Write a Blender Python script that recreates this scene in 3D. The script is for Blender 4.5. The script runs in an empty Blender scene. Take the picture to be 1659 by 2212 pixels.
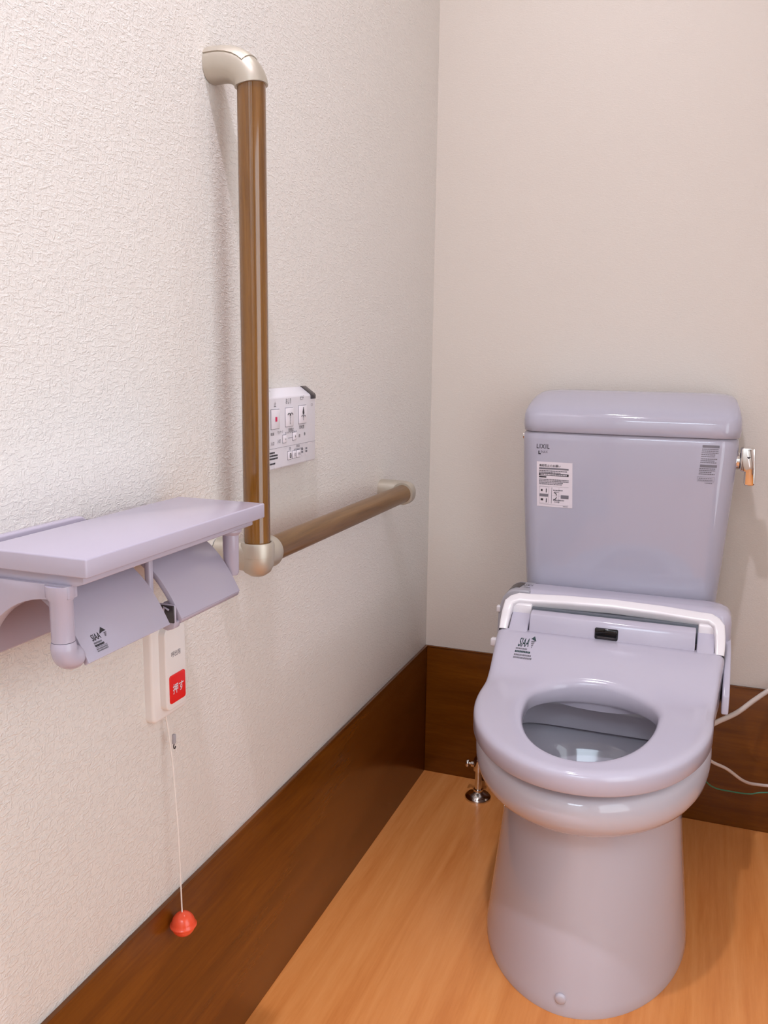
import bpy, bmesh, math, random
from mathutils import Vector, Matrix
from mathutils.bvhtree import BVHTree
random.seed(7)
S = bpy.context.scene
COL = S.collection
V = Vector

# ------------------------------------------------------------------ camera
cam_data = bpy.data.cameras.new('camera'); cam = bpy.data.objects.new('camera', cam_data); COL.objects.link(cam)
cam_data.sensor_fit = 'HORIZONTAL'; cam_data.sensor_width = 36.0; cam_data.lens = 40.7517
cam_data.clip_start = 0.02
_r = V((0.936798, 0.349634, 0.012883)); _d = V((0.073138, -0.159688, -0.984454)); _f = V((-0.342142, 0.923177, -0.175167))
cam.matrix_world = Matrix(((_r.x, -_d.x, -_f.x, 0.59555), (_r.y, -_d.y, -_f.y, -1.90674), (_r.z, -_d.z, -_f.z, 0.99554), (0, 0, 0, 1)))
S.camera = cam

# ------------------------------------------------------------------ exposure, world, lights
S.view_settings.view_transform = 'Standard'; S.view_settings.look = 'None'
S.view_settings.gamma = 1.0; S.view_settings.exposure = 0.03; S.view_settings.use_curve_mapping = False
W = bpy.data.worlds.new('world'); S.world = W; W.use_nodes = True
W.node_tree.nodes['Background'].inputs[0].default_value = (0.9, 0.93, 1.0, 1)
W.node_tree.nodes['Background'].inputs[1].default_value = 0.35
RX, FY, CZ = 1.30, -2.45, 2.40          # right wall, front wall, ceiling
LAMP = V((0.31, -1.42, CZ))
LAMP_W, LAMP_C = 14.0, (0.89, 0.86, 1.0)
LAMP2 = V((0.27, -0.68, CZ))
LAMP2_W, LAMP2_C = 2.2, (0.96, 0.98, 1.0)
WIN_L, WIN_C = 2.65, (0.80, 0.92, 1.0)
HALL_FILL_W, HALL_FILL_WC = 26.0, (0.70, 0.85, 1.0)
HALL_GLOW_L, HALL_GLOW_C = 0.8, (0.95, 0.95, 1.0)

def lamp(name, kind, loc, energy, color, size, rot=(0, 0, 0), shape='DISK', size_y=None):
    l = bpy.data.lights.new(name, kind); o = bpy.data.objects.new(name, l); COL.objects.link(o)
    l.energy = energy; l.color = color; o.location = loc; o.rotation_euler = rot
    l.shape = shape; l.size = size
    if size_y: l.size_y = size_y
    return o
lamp('downlight_lamp', 'AREA', LAMP - V((0, 0, 0.012)), LAMP_W, LAMP_C, 0.06)
lamp('back_downlight_lamp', 'AREA', LAMP2 - V((0, 0, 0.012)), LAMP2_W, LAMP2_C, 0.06)

lamp('hall_fill_lamp', 'AREA', (0.60, -3.10, CZ - 0.03), HALL_FILL_W, HALL_FILL_WC, 0.9, shape='SQUARE')  # added fill light with no known fixture, brightens the room from the front

# ------------------------------------------------------------------ materials
def srgb(r, g, b):
    f = lambda c: (c/255/12.92) if c <= 10 else ((c/255+0.055)/1.055)**2.4
    return (f(r), f(g), f(b), 1.0)

def mat(name, col, rough=0.5, metal=0.0, spec=0.5, coat=0.0, coat_rough=0.1):
    m = bpy.data.materials.new(name); m.use_nodes = True
    b = m.node_tree.nodes['Principled BSDF']
    b.inputs['Base Color'].default_value = col
    b.inputs['Roughness'].default_value = rough
    b.inputs['Metallic'].default_value = metal
    b.inputs['Specular IOR Level'].default_value = spec
    b.inputs['Coat Weight'].default_value = coat
    b.inputs['Coat Roughness'].default_value = coat_rough
    return m
def nodes(m): return m.node_tree.nodes, m.node_tree.links, m.node_tree.nodes['Principled BSDF']
def nd(m, t, **kw):
    n = m.node_tree.nodes.new(t)
    for k, v in kw.items():
        if k in n.inputs: n.inputs[k].default_value = v
        else: setattr(n, k, v)
    return n
def coords(m, scale=(1, 1, 1)):
    tc = nd(m, 'ShaderNodeTexCoord'); mp = nd(m, 'ShaderNodeMapping')
    mp.inputs['Scale'].default_value = scale
    m.node_tree.links.new(tc.outputs['Object'], mp.inputs['Vector'])
    return mp.outputs['Vector']
def ramp(m, fac, stops):
    r = nd(m, 'ShaderNodeValToRGB'); e = r.color_ramp.elements
    while len(e) < len(stops): e.new(0.5)
    for el, (p, c) in zip(e, stops): el.position = p; el.color = c
    m.node_tree.links.new(fac, r.inputs['Fac']); return r.outputs['Color']
def soft_noise(m, amount_rough=0.03, scale=14):
    """slight gloss variation so that no surface is perfectly uniform"""
    N, L, b = nodes(m)
    n = nd(m, 'ShaderNodeTexNoise', Scale=scale, Detail=3.0); L.new(coords(m), n.inputs['Vector'])
    mr = nd(m, 'ShaderNodeMapRange'); r0 = b.inputs['Roughness'].default_value
    mr.inputs['To Min'].default_value = max(0.0, r0-amount_rough); mr.inputs['To Max'].default_value = r0+amount_rough
    L.new(n.outputs['Fac'], mr.inputs['Value']); L.new(mr.outputs['Result'], b.inputs['Roughness'])
    return m

def wallpaper(name, col, scale, strength, dist=0.0016):
    """embossed wallpaper: short raised strokes running both ways over a fine grain"""
    m = mat(name, col, 0.44, spec=0.5)
    N, L, b = nodes(m)
    hs = []
    for sc, lo, hi, k in (((scale*0.55, scale*0.55, scale*1.7), 0.52, 0.60, 0.8), ((scale*1.7, scale*1.7, scale*0.6), 0.56, 0.64, 0.6), ((scale*2.4,)*3, 0.40, 0.70, 0.35)):
        n = nd(m, 'ShaderNodeTexNoise', Scale=1.0, Detail=2.5, Roughness=0.55, Distortion=0.5)
        L.new(coords(m, sc), n.inputs['Vector'])
        r = ramp(m, n.outputs['Fac'], [(lo, (0, 0, 0, 1)), (hi, (k, k, k, 1))]); hs.append(r)
    a1 = nd(m, 'ShaderNodeMath', operation='MAXIMUM'); L.new(hs[0], a1.inputs[0]); L.new(hs[1], a1.inputs[1])
    a2 = nd(m, 'ShaderNodeMath', operation='ADD'); L.new(a1.outputs['Value'], a2.inputs[0]); L.new(hs[2], a2.inputs[1])
    bp = nd(m, 'ShaderNodeBump'); bp.inputs['Strength'].default_value = strength; bp.inputs['Distance'].default_value = dist
    L.new(a2.outputs['Value'], bp.inputs['Height']); L.new(bp.outputs['Normal'], b.inputs['Normal'])
    return m

def wood(name, c0, c1, c2, scale, rough, spec=0.5, coat=0.0, bump=0.02):
    m = mat(name, c1, rough, spec=spec, coat=coat, coat_rough=0.06)
    N, L, b = nodes(m)
    v = coords(m, scale)
    n = nd(m, 'ShaderNodeTexNoise', Scale=1.0, Detail=6.0, Roughness=0.62, Distortion=0.6); L.new(v, n.inputs['Vector'])
    n2 = nd(m, 'ShaderNodeTexNoise', Scale=7.0, Detail=4.0, Roughness=0.7); L.new(v, n2.inputs['Vector'])
    mx = nd(m, 'ShaderNodeMath', operation='MULTIPLY_ADD'); L.new(n2.outputs['Fac'], mx.inputs[0]); mx.inputs[1].default_value = 0.35
    L.new(n.outputs['Fac'], mx.inputs[2])
    c = ramp(m, mx.outputs['Value'], [(0.48, c0), (0.66, c1), (0.86, c2)])
    L.new(c, b.inputs['Base Color'])
    bp = nd(m, 'ShaderNodeBump'); bp.inputs['Strength'].default_value = bump; bp.inputs['Distance'].default_value = 0.001
    L.new(n2.outputs['Fac'], bp.inputs['Height']); L.new(bp.outputs['Normal'], b.inputs['Normal'])
    return m

M = {}
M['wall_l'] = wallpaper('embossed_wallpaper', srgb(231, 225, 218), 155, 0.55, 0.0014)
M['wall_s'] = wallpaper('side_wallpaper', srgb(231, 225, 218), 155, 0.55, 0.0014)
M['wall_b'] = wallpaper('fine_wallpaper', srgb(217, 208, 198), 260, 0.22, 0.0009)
M['ceil'] = wallpaper('ceiling_paper', srgb(232, 228, 222), 300, 0.2, 0.001)
M['floor'] = wood('floor_wood', srgb(218, 134, 68), srgb(229, 147, 79), srgb(237, 158, 90), (26, 1.6, 10), 0.24, spec=0.5)
M['base'] = wood('baseboard_wood', srgb(98, 51, 9), srgb(110, 59, 10), srgb(124, 69, 14), (60, 3.0, 34), 0.26, spec=0.5)
M['base_b'] = wood('baseboard_wood_back', srgb(98, 51, 9), srgb(110, 59, 10), srgb(124, 69, 14), (3.0, 60, 34), 0.26, spec=0.5)
M['rail_v'] = wood('rail_wood_upright', srgb(100, 62, 14), srgb(118, 76, 20), srgb(132, 88, 30), (90, 90, 4), 0.11, spec=0.5, coat=0.6)
M['rail_h'] = wood('rail_wood_level_sheen', srgb(96, 66, 34), srgb(112, 80, 44), srgb(126, 92, 54), (90, 4, 90), 0.32, spec=0.5)  # same wood as the upright, greyed to paint in the white wall's reflection
M['metal'] = soft_noise(mat('satin_champagne_metal', srgb(192, 183, 168), 0.42, metal=0.55))
M['ceramic'] = soft_noise(mat('lilac_ceramic', srgb(180, 177, 191), 0.07, spec=0.55), 0.015)
M['bowl'] = soft_noise(mat('bowl_ceramic_lit', srgb(202, 197, 206), 0.07, spec=0.55), 0.015)  # cistern ceramic lightened, the light on the bowl is put into the colour
M['plastic'] = soft_noise(mat('lilac_plastic', srgb(194, 188, 202), 0.14, spec=0.5), 0.02)
M['white'] = soft_noise(mat('white_plastic', srgb(240, 234, 236), 0.2), 0.03)
M['holder'] = soft_noise(mat('lavender_plastic', srgb(183, 174, 189), 0.20, spec=0.5), 0.03)
M['silver'] = soft_noise(mat('silver_grey_plastic', srgb(172, 168, 174), 0.3, spec=0.5))
M['switch'] = soft_noise(mat('switch_plastic', srgb(236, 230, 226), 0.3, spec=0.5))
M['remote'] = soft_noise(mat('remote_plastic', srgb(228, 224, 230), 0.28, spec=0.5))
M['button'] = soft_noise(mat('button_plastic', srgb(236, 230, 236), 0.3, spec=0.5))
M['red'] = soft_noise(mat('red_plastic', srgb(232, 30, 24), 0.28, spec=0.5))
M['orange'] = soft_noise(mat('orange_red_plastic', srgb(244, 88, 56), 0.22, spec=0.5))
M['chrome'] = soft_noise(mat('chrome', srgb(225, 222, 220), 0.06, metal=1.0), 0.02)
M['dark'] = soft_noise(mat('dark_grey_plastic', srgb(58, 52, 54), 0.25, spec=0.5))
M['black'] = soft_noise(mat('black_glossy_plastic', srgb(14, 14, 15), 0.08, spec=0.5), 0.02)
M['ink'] = soft_noise(mat('dark_print', srgb(40, 40, 46), 0.4))
M['grey'] = soft_noise(mat('grey_print', srgb(118, 114, 122), 0.45))
M['pale'] = soft_noise(mat('pale_print', srgb(224, 216, 222), 0.45))
M['pink'] = soft_noise(mat('crimson_print', srgb(214, 20, 84), 0.35))
M['green_ink'] = soft_noise(mat('green_black_print', srgb(34, 62, 64), 0.4))
M['paper'] = soft_noise(mat('sticker_paper', srgb(226, 216, 222), 0.35))
M['cord'] = soft_noise(mat('cable_sheath', srgb(214, 200, 192), 0.45))
M['string'] = soft_noise(mat('white_string', srgb(236, 226, 218), 0.6))
M['gcord'] = soft_noise(mat('green_cable_sheath', srgb(70, 130, 100), 0.4))
M['gap'] = soft_noise(mat('dark_recess', srgb(40, 40, 44), 0.6))
M['recess'] = soft_noise(mat('grey_recess_plastic', srgb(112, 116, 124), 0.4))
def emit(name, col, s):
    m = mat(name, (0.8, 0.8, 0.8, 1), 0.4); b = m.node_tree.nodes['Principled BSDF']
    b.inputs['Emission Color'].default_value = (*col, 1); b.inputs['Emission Strength'].default_value = s
    return m
M['glass'] = emit('frosted_daylight_glass', WIN_C, WIN_L)
M['hall_fill_glass'] = emit('hall_fill_emitter', HALL_GLOW_C, HALL_GLOW_L)  # emission of the added hall panel, serves as fill
M['lens'] = emit('lamp_lens', LAMP_C, 6)
w_ = mat('toilet_water', (0.9, 0.95, 0.95, 1), 0.12); w_.node_tree.nodes['Principled BSDF'].inputs['Transmission Weight'].default_value = 0.9
w_.node_tree.nodes['Principled BSDF'].inputs['IOR'].default_value = 1.33; M['water'] = w_

# ------------------------------------------------------------------ mesh helpers
class Part:
    def __init__(s): s.v = []; s.f = []; s.m = []; s.mats = []
    def add(s, v, f, m):
        if m not in s.mats: s.mats.append(m)
        k = s.mats.index(m); o = len(s.v)
        s.v += [V(p) for p in v]; s.f += [[i+o for i in q] for q in f]; s.m += [k]*len(f); return s
    def add_bm(s, bm, m):
        bm.verts.ensure_lookup_table(); bm.verts.index_update()
        s.add([v.co.copy() for v in bm.verts], [[v.index for v in f.verts] for f in bm.faces], m); bm.free(); return s
    def box(s, x0, x1, y0, y1, z0, z1, m, bev=0.0, seg=3, mtx=None):
        bm = bmesh.new(); bmesh.ops.create_cube(bm, size=1.0)
        for v in bm.verts: v.co = V(((x0+x1)/2+v.co.x*(x1-x0), (y0+y1)/2+v.co.y*(y1-y0), (z0+z1)/2+v.co.z*(z1-z0)))
        if bev: bmesh.ops.bevel(bm, geom=list(bm.edges), offset=bev, segments=seg, profile=0.5, affect='EDGES', clamp_overlap=True)
        if mtx is not None: bmesh.ops.transform(bm, matrix=mtx, verts=bm.verts)
        return s.add_bm(bm, m)
    def prism(s, poly, axis, a, b, m, bev=0.0, seg=3):
        """extrude a 2-D outline along an axis ('x': outline is (y,z); 'y': (x,z); 'z': (x,y))"""
        mk = {'x': lambda t, p: V((t, p[0], p[1])), 'y': lambda t, p: V((p[0], t, p[1])), 'z': lambda t, p: V((p[0], p[1], t))}[axis]
        bm = bmesh.new(); n = len(poly)
        A = [bm.verts.new(mk(a, p)) for p in poly]; B = [bm.verts.new(mk(b, p)) for p in poly]
        bm.faces.new(A); bm.faces.new(B[::-1])
        for i in range(n): bm.faces.new((A[i], B[i], B[(i+1) % n], A[(i+1) % n]))
        bmesh.ops.recalc_face_normals(bm, faces=bm.faces)
        if bev:
            ed = [e for e in bm.edges if len(e.link_faces) == 2 and e.calc_face_angle(0) > 0.45]
            bmesh.ops.bevel(bm, geom=ed, offset=bev, segments=seg, profile=0.5, affect='EDGES', clamp_overlap=True)
        return s.add_bm(bm, m)
    def loft(s, rings, m, cap0=True, cap1=True, closed=False):
        n = len(rings[0]); v = [p for r in rings for p in r]; f = []
        R = len(rings)
        for i in range(R if closed else R-1):
            j = (i+1) % R
            for k in range(n):
                l = (k+1) % n; f.append([i*n+k, i*n+l, j*n+l, j*n+k])
        if not closed:
            if cap0: f.append(list(range(n))[::-1])
            if cap1: f.append([(R-1)*n+k for k in range(n)])
        return s.add(v, f, m)
    def tube(s, path, r, m, n=20, sx=None, power=2.0, caps=True, up=V((0, 0, 1))):
        """sweep a (super)circle along a path; r may be a list"""
        path = [V(p) for p in path]; rings = []; K = len(path); prev = None
        for i, p in enumerate(path):
            t = (path[min(i+1, K-1)]-path[max(i-1, 0)]).normalized()
            if prev is None:
                a = up if abs(t.dot(up)) < 0.9 else V((1, 0, 0))
                u = t.cross(a).normalized()
            else: u = (prev - t*prev.dot(t)).normalized()
            prev = u; w = t.cross(u)
            rr = r[i] if isinstance(r, (list, tuple)) else r
            ring = []
            for k in range(n):
                a = 2*math.pi*k/n; c, q = math.cos(a), math.sin(a)
                c = math.copysign(abs(c)**(2/power), c); q = math.copysign(abs(q)**(2/power), q)
                ring.append(p + u*(rr*c) + w*(rr*(sx or 1.0)*q))
            rings.append(ring)
        return s.loft(rings, m, caps, caps)
    def lathe(s, prof, c, m, n=40, axis='z'):
        """prof: (radius, height) list turned about an axis through c"""
        c = V(c); rings = []
        for r, h in prof:
            ring = []
            for k in range(n):
                a = 2*math.pi*k/n; p, q = r*math.cos(a), r*math.sin(a)
                ring.append(c + {'z': V((p, q, h)), 'x': V((h, p, q)), 'y': V((q, h, p))}[axis])
            rings.append(ring)
        return s.loft(rings, m)
    def bvh(s): return BVHTree.FromPolygons([tuple(v) for v in s.v], s.f)
    def quadm(s, pts, m, tree=None, d=None, off=0.0004):
        pts = [V(p) for p in pts]
        if tree: pts = [drop(tree, p, d, off) for p in pts]
        return s.add(pts, [list(range(len(pts)))], m)
    def text(s, body, o, right, up, m, height, width=None, tree=None, d=None, off=0.0004, bold=0.0, center=False, space=1.0):
        v, f = glyphs(body, bold, space)
        xs = [p[0] for p in v]; ys = [p[1] for p in v]
        x0, x1, y0, y1 = min(xs), max(xs), min(ys), max(ys)
        ky = height/max(1e-6, y1-y0); kx = width/(x1-x0) if width else ky
        o = V(o); right = V(right); up = V(up); out = []
        cx = -(x1-x0)*kx/2 if center else 0.0
        cy = -height/2 if center else 0.0
        for p in v:
            q = o + right*((p[0]-x0)*kx+cx) + up*((p[1]-y0)*ky+cy)
            out.append(drop(tree, q, d, off) if tree else q)
        return s.add(out, f, m)
    def build(s, name, parent=None, label=None, angle=38, recalc=True):
        me = bpy.data.meshes.new(name)
        off = ROOT_LOC.get(top(parent), V((0, 0, 0))) if parent else V((0, 0, 0))
        me.from_pydata([p-off for p in s.v], [], s.f)
        for m in s.mats: me.materials.append(M[m])
        me.polygons.foreach_set('material_index', s.m)
        if recalc:
            bm = bmesh.new(); bm.from_mesh(me); bmesh.ops.recalc_face_normals(bm, faces=bm.faces); bm.to_mesh(me); bm.free()
        me.polygons.foreach_set('use_smooth', [True]*len(me.polygons))
        me.set_sharp_from_angle(angle=math.radians(angle)); me.update()
        o = bpy.data.objects.new(name, me); COL.objects.link(o)
        if parent: o.parent = parent
        if label: o['label'] = label
        return o
ROOT_LOC = {}
def top(o):
    while o is not None and o.parent is not None: o = o.parent
    return o.name if o is not None else None
def drop(tree, p, d, off):
    d = V(d).normalized(); h = tree.ray_cast(p - d*0.2, d, 0.6)
    return (h[0] - d*off) if h[0] is not None else p
_gl = {}
def glyphs(body, bold, space=1.0):
    key = (body, bold, space)
    if key not in _gl:
        c = bpy.data.curves.new('tmp', 'FONT'); c.body = body; c.size = 1.0; c.offset = bold; c.resolution_u = 3; c.space_character = space
        o = bpy.data.objects.new('tmp', c); COL.objects.link(o)
        dg = bpy.context.evaluated_depsgraph_get(); dg.update()
        me = bpy.data.meshes.new_from_object(o.evaluated_get(dg))
        _gl[key] = ([tuple(v.co) for v in me.vertices], [list(p.vertices) for p in me.polygons])
        bpy.data.objects.remove(o); bpy.data.curves.remove(c); bpy.data.meshes.remove(me)
    return _gl[key]
def thing(name, label, cat, loc):
    o = bpy.data.objects.new(name, None); COL.objects.link(o); o.location = loc; o.empty_display_size = 0.05
    o['label'] = label; o['category'] = cat; ROOT_LOC[o.name] = V(loc); return o
def struct(name, part, angle=38):
    o = part.build(name, None, None, angle); o['kind'] = 'structure'; return o
def rrect(x0, x1, y0, y1, z, rf, rb, n=8, bulge=0.0):
    """rounded rectangle ring, rf radius at the -y (front) corners, rb at the back"""
    pts = []
    for cx, cy, r, a0 in ((x1-rf, y0+rf, rf, -90), (x1-rb, y1-rb, rb, 0), (x0+rb, y1-rb, rb, 90), (x0+rf, y0+rf, rf, 180)):
        for k in range(n+1):
            a = math.radians(a0+90*k/n); pts.append(V((cx+r*math.cos(a), cy+r*math.sin(a), z)))
    # extra points on the front so that it can bulge
    fr = []
    for k in range(1, 12):
        t = k/12; fr.append(V((x0+rf+(x1-x0-2*rf)*t, y0-bulge*(1-(2*t-1)**2), z)))
    return pts + fr
def sstep(a, b, x):
    t = min(1, max(0, (x-a)/(b-a))); return t*t*(3-2*t)

# ------------------------------------------------------------------ the room
T = 0.10
struct('floor', Part().box(-T, RX+T, FY-1.3, T, -0.06, 0.0, 'floor'))
struct('ceiling', Part().box(-T, RX+T, FY-1.3, T, CZ, CZ+0.06, 'ceil'))
struct('wall_left', Part().box(-T, 0.0, FY-1.3, T, 0.0, CZ, 'wall_l'))
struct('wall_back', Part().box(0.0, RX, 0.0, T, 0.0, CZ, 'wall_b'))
WY0, WY1, WZ0, WZ1 = -1.98, -1.05, 0.10, 1.60
p = Part()
p.box(RX, RX+T, FY-1.3, WY0, 0, CZ, 'wall_s').box(RX, RX+T, WY1, T, 0, CZ, 'wall_s')
p.box(RX, RX+T, WY0, WY1, 0, WZ0, 'wall_s').box(RX, RX+T, WY0, WY1, WZ1, CZ, 'wall_s')
struct('wall_right', p)
DX0, DX1, DZ = 0.15, 1.15, 2.10
p = Part()
p.box(0, DX0, FY-T, FY, 0, CZ, 'wall_s').box(DX1, RX, FY-T, FY, 0, CZ, 'wall_s').box(DX0, DX1, FY-T, FY, DZ, CZ, 'wall_s')
struct('wall_front', p)
struct('trim_1', Part().box(DX0-0.04, DX0, FY-T, FY+0.012, 0, DZ+0.04, 'base').box(DX1, DX1+0.04, FY-T, FY+0.012, 0, DZ+0.04, 'base')
       .box(DX0, DX1, FY-T, FY+0.012, DZ, DZ+0.04, 'base'))
HY = FY-1.3; HX0, HX1, HZ0, HZ1 = 0.80, 1.04, 0.10, 2.10
struct('wall_hall', Part().box(-T, HX0, HY-T, HY, 0, CZ, 'wall_s').box(HX1, RX+T, HY-T, HY, 0, CZ, 'wall_s')
       .box(HX0, HX1, HY-T, HY, 0, HZ0, 'wall_s').box(HX0, HX1, HY-T, HY, HZ1, CZ, 'wall_s'))
# added glowing panel framed as a window, unseen behind the camera, for frontal fill
p = Part()
p.box(HX0, HX0+0.04, HY-0.07, HY-0.02, HZ0, HZ1, 'white').box(HX1-0.04, HX1, HY-0.07, HY-0.02, HZ0, HZ1, 'white')
p.box(HX0+0.04, HX1-0.04, HY-0.07, HY-0.02, HZ0, HZ0+0.04, 'white').box(HX0+0.04, HX1-0.04, HY-0.07, HY-0.02, HZ1-0.04, HZ1, 'white')
hall_fill_win = struct('hall_fill_window', p)
Part().box(HX0+0.04, HX1-0.04, HY-0.048, HY-0.040, HZ0+0.04, HZ1-0.04, 'hall_fill_glass').build('pane', hall_fill_win)
# frosted window in the right wall
p = Part()
p.box(RX+0.02, RX+0.07, WY0, WY0+0.03, WZ0, WZ1, 'white').box(RX+0.02, RX+0.07, WY1-0.03, WY1, WZ0, WZ1, 'white')
p.box(RX+0.02, RX+0.07, WY0+0.03, WY1-0.03, WZ0, WZ0+0.03, 'white').box(RX+0.02, RX+0.07, WY0+0.03, WY1-0.03, WZ1-0.03, WZ1, 'white')
win = struct('window_1', p)
Part().box(RX+0.04, RX+0.048, WY0+0.03, WY1-0.03, WZ0+0.03, WZ1-0.03, 'glass').build('pane', win)
# tall dark wooden baseboards with a fine cap line
BH = 0.32
def base(name, poly_axis, a, b, m):
    p = Part()
    if poly_axis == 'left': p.box(0.0, 0.005, a, b, 0.0, BH-0.003, m, 0.0008, 2).box(0.0, 0.0065, a, b, BH-0.003, BH, m, 0.0009, 2)
    else: p.box(a, b, -0.005, 0.0, 0.0, BH-0.003, m, 0.0008, 2).box(a, b, -0.0065, 0.0, BH-0.003, BH, m, 0.0009, 2)
    return struct(name, p)
base('baseboard_left', 'left', FY, 0.0, 'base')
base('baseboard_back', 'back', 0.005, RX, 'base_b')
p = Part(); p.box(RX-0.005, RX, FY, -0.005, 0, BH, 'base', 0.0008, 2); struct('baseboard_right', p)

# ceiling downlight
for q, lab in ((LAMP, 'small round recessed downlight in the ceiling above the paper holder'), (LAMP2, 'small round recessed downlight in the ceiling nearest the toilet')):
    t = thing('ceiling_downlight', lab, 'ceiling light', q); t['group'] = 'recessed ceiling downlights'
    p = Part(); p.lathe([(0.062, 0.0), (0.078, 0.0), (0.078, -0.006), (0.066, -0.010), (0.060, -0.004), (0.060, 0.0)], q, 'white', 48); p.build('trim_ring', t)
    Part().lathe([(0.0005, -0.002), (0.058, -0.002), (0.058, -0.004), (0.0005, -0.004)], q, 'lens', 48).build('lens', t)

# ------------------------------------------------------------------ the L-shaped grab rail
RXA = 0.055                      # rail axis off the wall
RY, RYF = -0.923, -0.338         # upright axis, far end of the level rail
RZ, RZT = 0.738, 1.345           # level axis, top of the upright
RR = 0.0172
rail = thing('grab_rail', 'L-shaped wooden grab rail with satin metal end brackets on the left wall', 'grab rail', (0, RY, RZ))
Part().tube([(RXA, RY, 0.750), (RXA, RY, 1.05), (RXA, RY, 1.322)], RR, 'rail_v', 40).build('upright_rail', rail, 'glossy brown wooden upright rail')
Part().tube([(RXA, RY+0.028, RZ), (RXA, RY+0.3, RZ), (RXA, RYF, RZ)], RR, 'rail_h', 40).build('level_rail', rail, 'brown wooden level rail')
def bend(p0, p1, p2, k, n=12):
    """quarter bend p0->p2 around corner p1, starting k before the corner"""
    p0, p1, p2 = V(p0), V(p1), V(p2); a = p1+(p0-p1).normalized()*k; b = p1+(p2-p1).normalized()*k
    return [p0] + [a*(1-t)**2 + p1*(2*t*(1-t)) + b*t*t for t in [i/n for i in range(n+1)]] + [p2]
path = [(0.0, RY, 1.3385), (0.010, RY, 1.3390), (0.020, RY, 1.3388), (0.028, RY, 1.3376), (0.035, RY, 1.3355), (0.0410, RY, 1.3325), (0.0462, RY, 1.3285), (0.0502, RY, 1.3240), (0.0530, RY, 1.3195), (0.0545, RY, 1.3155), (0.0550, RY, 1.3120)]
rad = [0.0198, 0.0199, 0.0199, 0.0199, 0.0199, 0.0199, 0.0198, 0.0197, 0.0196, 0.0195, 0.0194]
pb = Part(); pb.tube(path, rad, 'metal', 36, power=2.3)
tb = pb.build('top_bracket', rail)
# the separate upper shell of the top bracket
cv = Part(); rings = []
P2 = [V(q) for q in path[:7]]
for i, q in enumerate(P2):
    tt = (P2[min(i+1, 6)]-P2[max(i-1, 0)]).normalized(); side = V((0, 1, 0)); upv = side.cross(tt).normalized()
    if upv.z < 0: upv = -upv
    ring = []
    for k in range(17):
        a = math.radians(28+124*k/16); r_ = rad[i]+0.0012
        c_, s_ = math.cos(a), math.sin(a)
        c_ = math.copysign(abs(c_)**(2/2.3), c_); s_ = abs(s_)**(2/2.3)
        ring.append(q + side*(r_*c_) + upv*(r_*s_))
    for k in range(16, -1, -1): ring.append(q + (ring[k]-q)*0.93)
    rings.append(ring)
cv.loft(rings, 'metal'); cv.build('bracket_cover', tb)
# corner fitting: wall post, upright socket and level socket
cf = Part()
cf.tube([(0.0, RY-0.004, RZ), (0.02, RY-0.002, RZ), (RXA-0.01, RY, RZ), (RXA+0.004, RY, RZ)], [0.0205, 0.0200, 0.0215, 0.02], 'metal', 36, power=2.4)
prof = [(0.0005, -0.0275), (0.010, -0.0262), (0.0175, -0.021), (0.0215, -0.012), (0.0222, -0.001), (0.0215, 0.010), (0.0005, 0.010)]
cf.lathe(prof, (RXA, RY, RZ), 'metal', 40)
cf.tube([(RXA, RY, RZ), (RXA, RY+0.020, RZ), (RXA, RY+0.031, RZ), (RXA, RY+0.034, RZ), (RXA, RY+0.035, RZ)], [0.020, 0.0218, 0.0222, 0.021, 0.0175], 'metal', 40)
cfo = cf.build('corner_fitting', rail)
sk = Part(); sk.lathe([(0.0205, -0.001), (0.0226, 0.000), (0.0226, 0.015), (0.0212, 0.0185), (0.0185, 0.0185), (0.0176, 0.015)], (RXA, RY, RZ), 'metal', 40)
sk.build('socket_collar', cfo)
# far end bracket
path = bend((0.0, RYF+0.020, RZ), (RXA, RYF+0.020, RZ), (RXA, RYF-0.004, RZ), 0.020)
eb = Part(); eb.tube(path, [0.0215]+[0.0212]*13+[0.0205], 'metal', 36, power=2.3)
eb.lathe([(0.0175, -0.012), (0.0212, -0.012), (0.0218, -0.006), (0.0218, 0.0), (0.0175, 0.0)], (RXA, RYF, RZ), 'metal', 40, 'y')
eb.build('end_bracket', rail)

# ------------------------------------------------------------------ double paper holder with shelf
SX0, SX1, SY0, SY1, SZ = 0.022, 0.135, -1.352, -1.050, 0.8325
hold = thing('paper_holder', 'lavender double toilet paper holder with a flat shelf on top, on the left wall', 'toilet paper holder', (0, -1.18, 0.73))
Part().box(SX0, SX1, SY0, SY1, SZ-0.0165, SZ, 'holder', 0.0016, 3).build('shelf', hold)
p = Part(); p.prism([(SX0, SZ-0.0165), (SX1-0.010, SZ-0.0165), (SX1-0.010, SZ-0.024), (SX1-0.018, SZ-0.0265), (0.004, SZ-0.0265), (0.004, SZ-0.0165)], 'y', SY0+0.008, SY1-0.010, 'holder', 0.001, 2)
p.build('shelf_frame', hold)
p = Part(); p.prism([(SY0-0.012, 0.727), (-1.195, 0.727), (-1.195, SZ-0.004), (-1.203, SZ+0.001), (SY0-0.012, SZ+0.001)], 'x', 0.0, 0.010, 'holder', 0.002, 3)
p.box(0.0, 0.010, -1.20, SY1-0.012, 0.775, SZ-0.02, 'holder', 0.002)
p.build('back_plate', hold)
def corbel(y0, y1):
    q = [(0.008, SZ-0.026), (0.112, SZ-0.026), (0.112, 0.795)]
    for k in range(15):
        a = math.radians(90+90*k/14); q.append((0.092+0.076*math.cos(a), 0.722+0.071*math.sin(a)))
    q.append((0.008, 0.722)); p = Part(); p.prism(q, 'y', y0, y1, 'holder', 0.001, 2); return p
corbel(-1.348, -1.336).build('side_bracket', hold)
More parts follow.
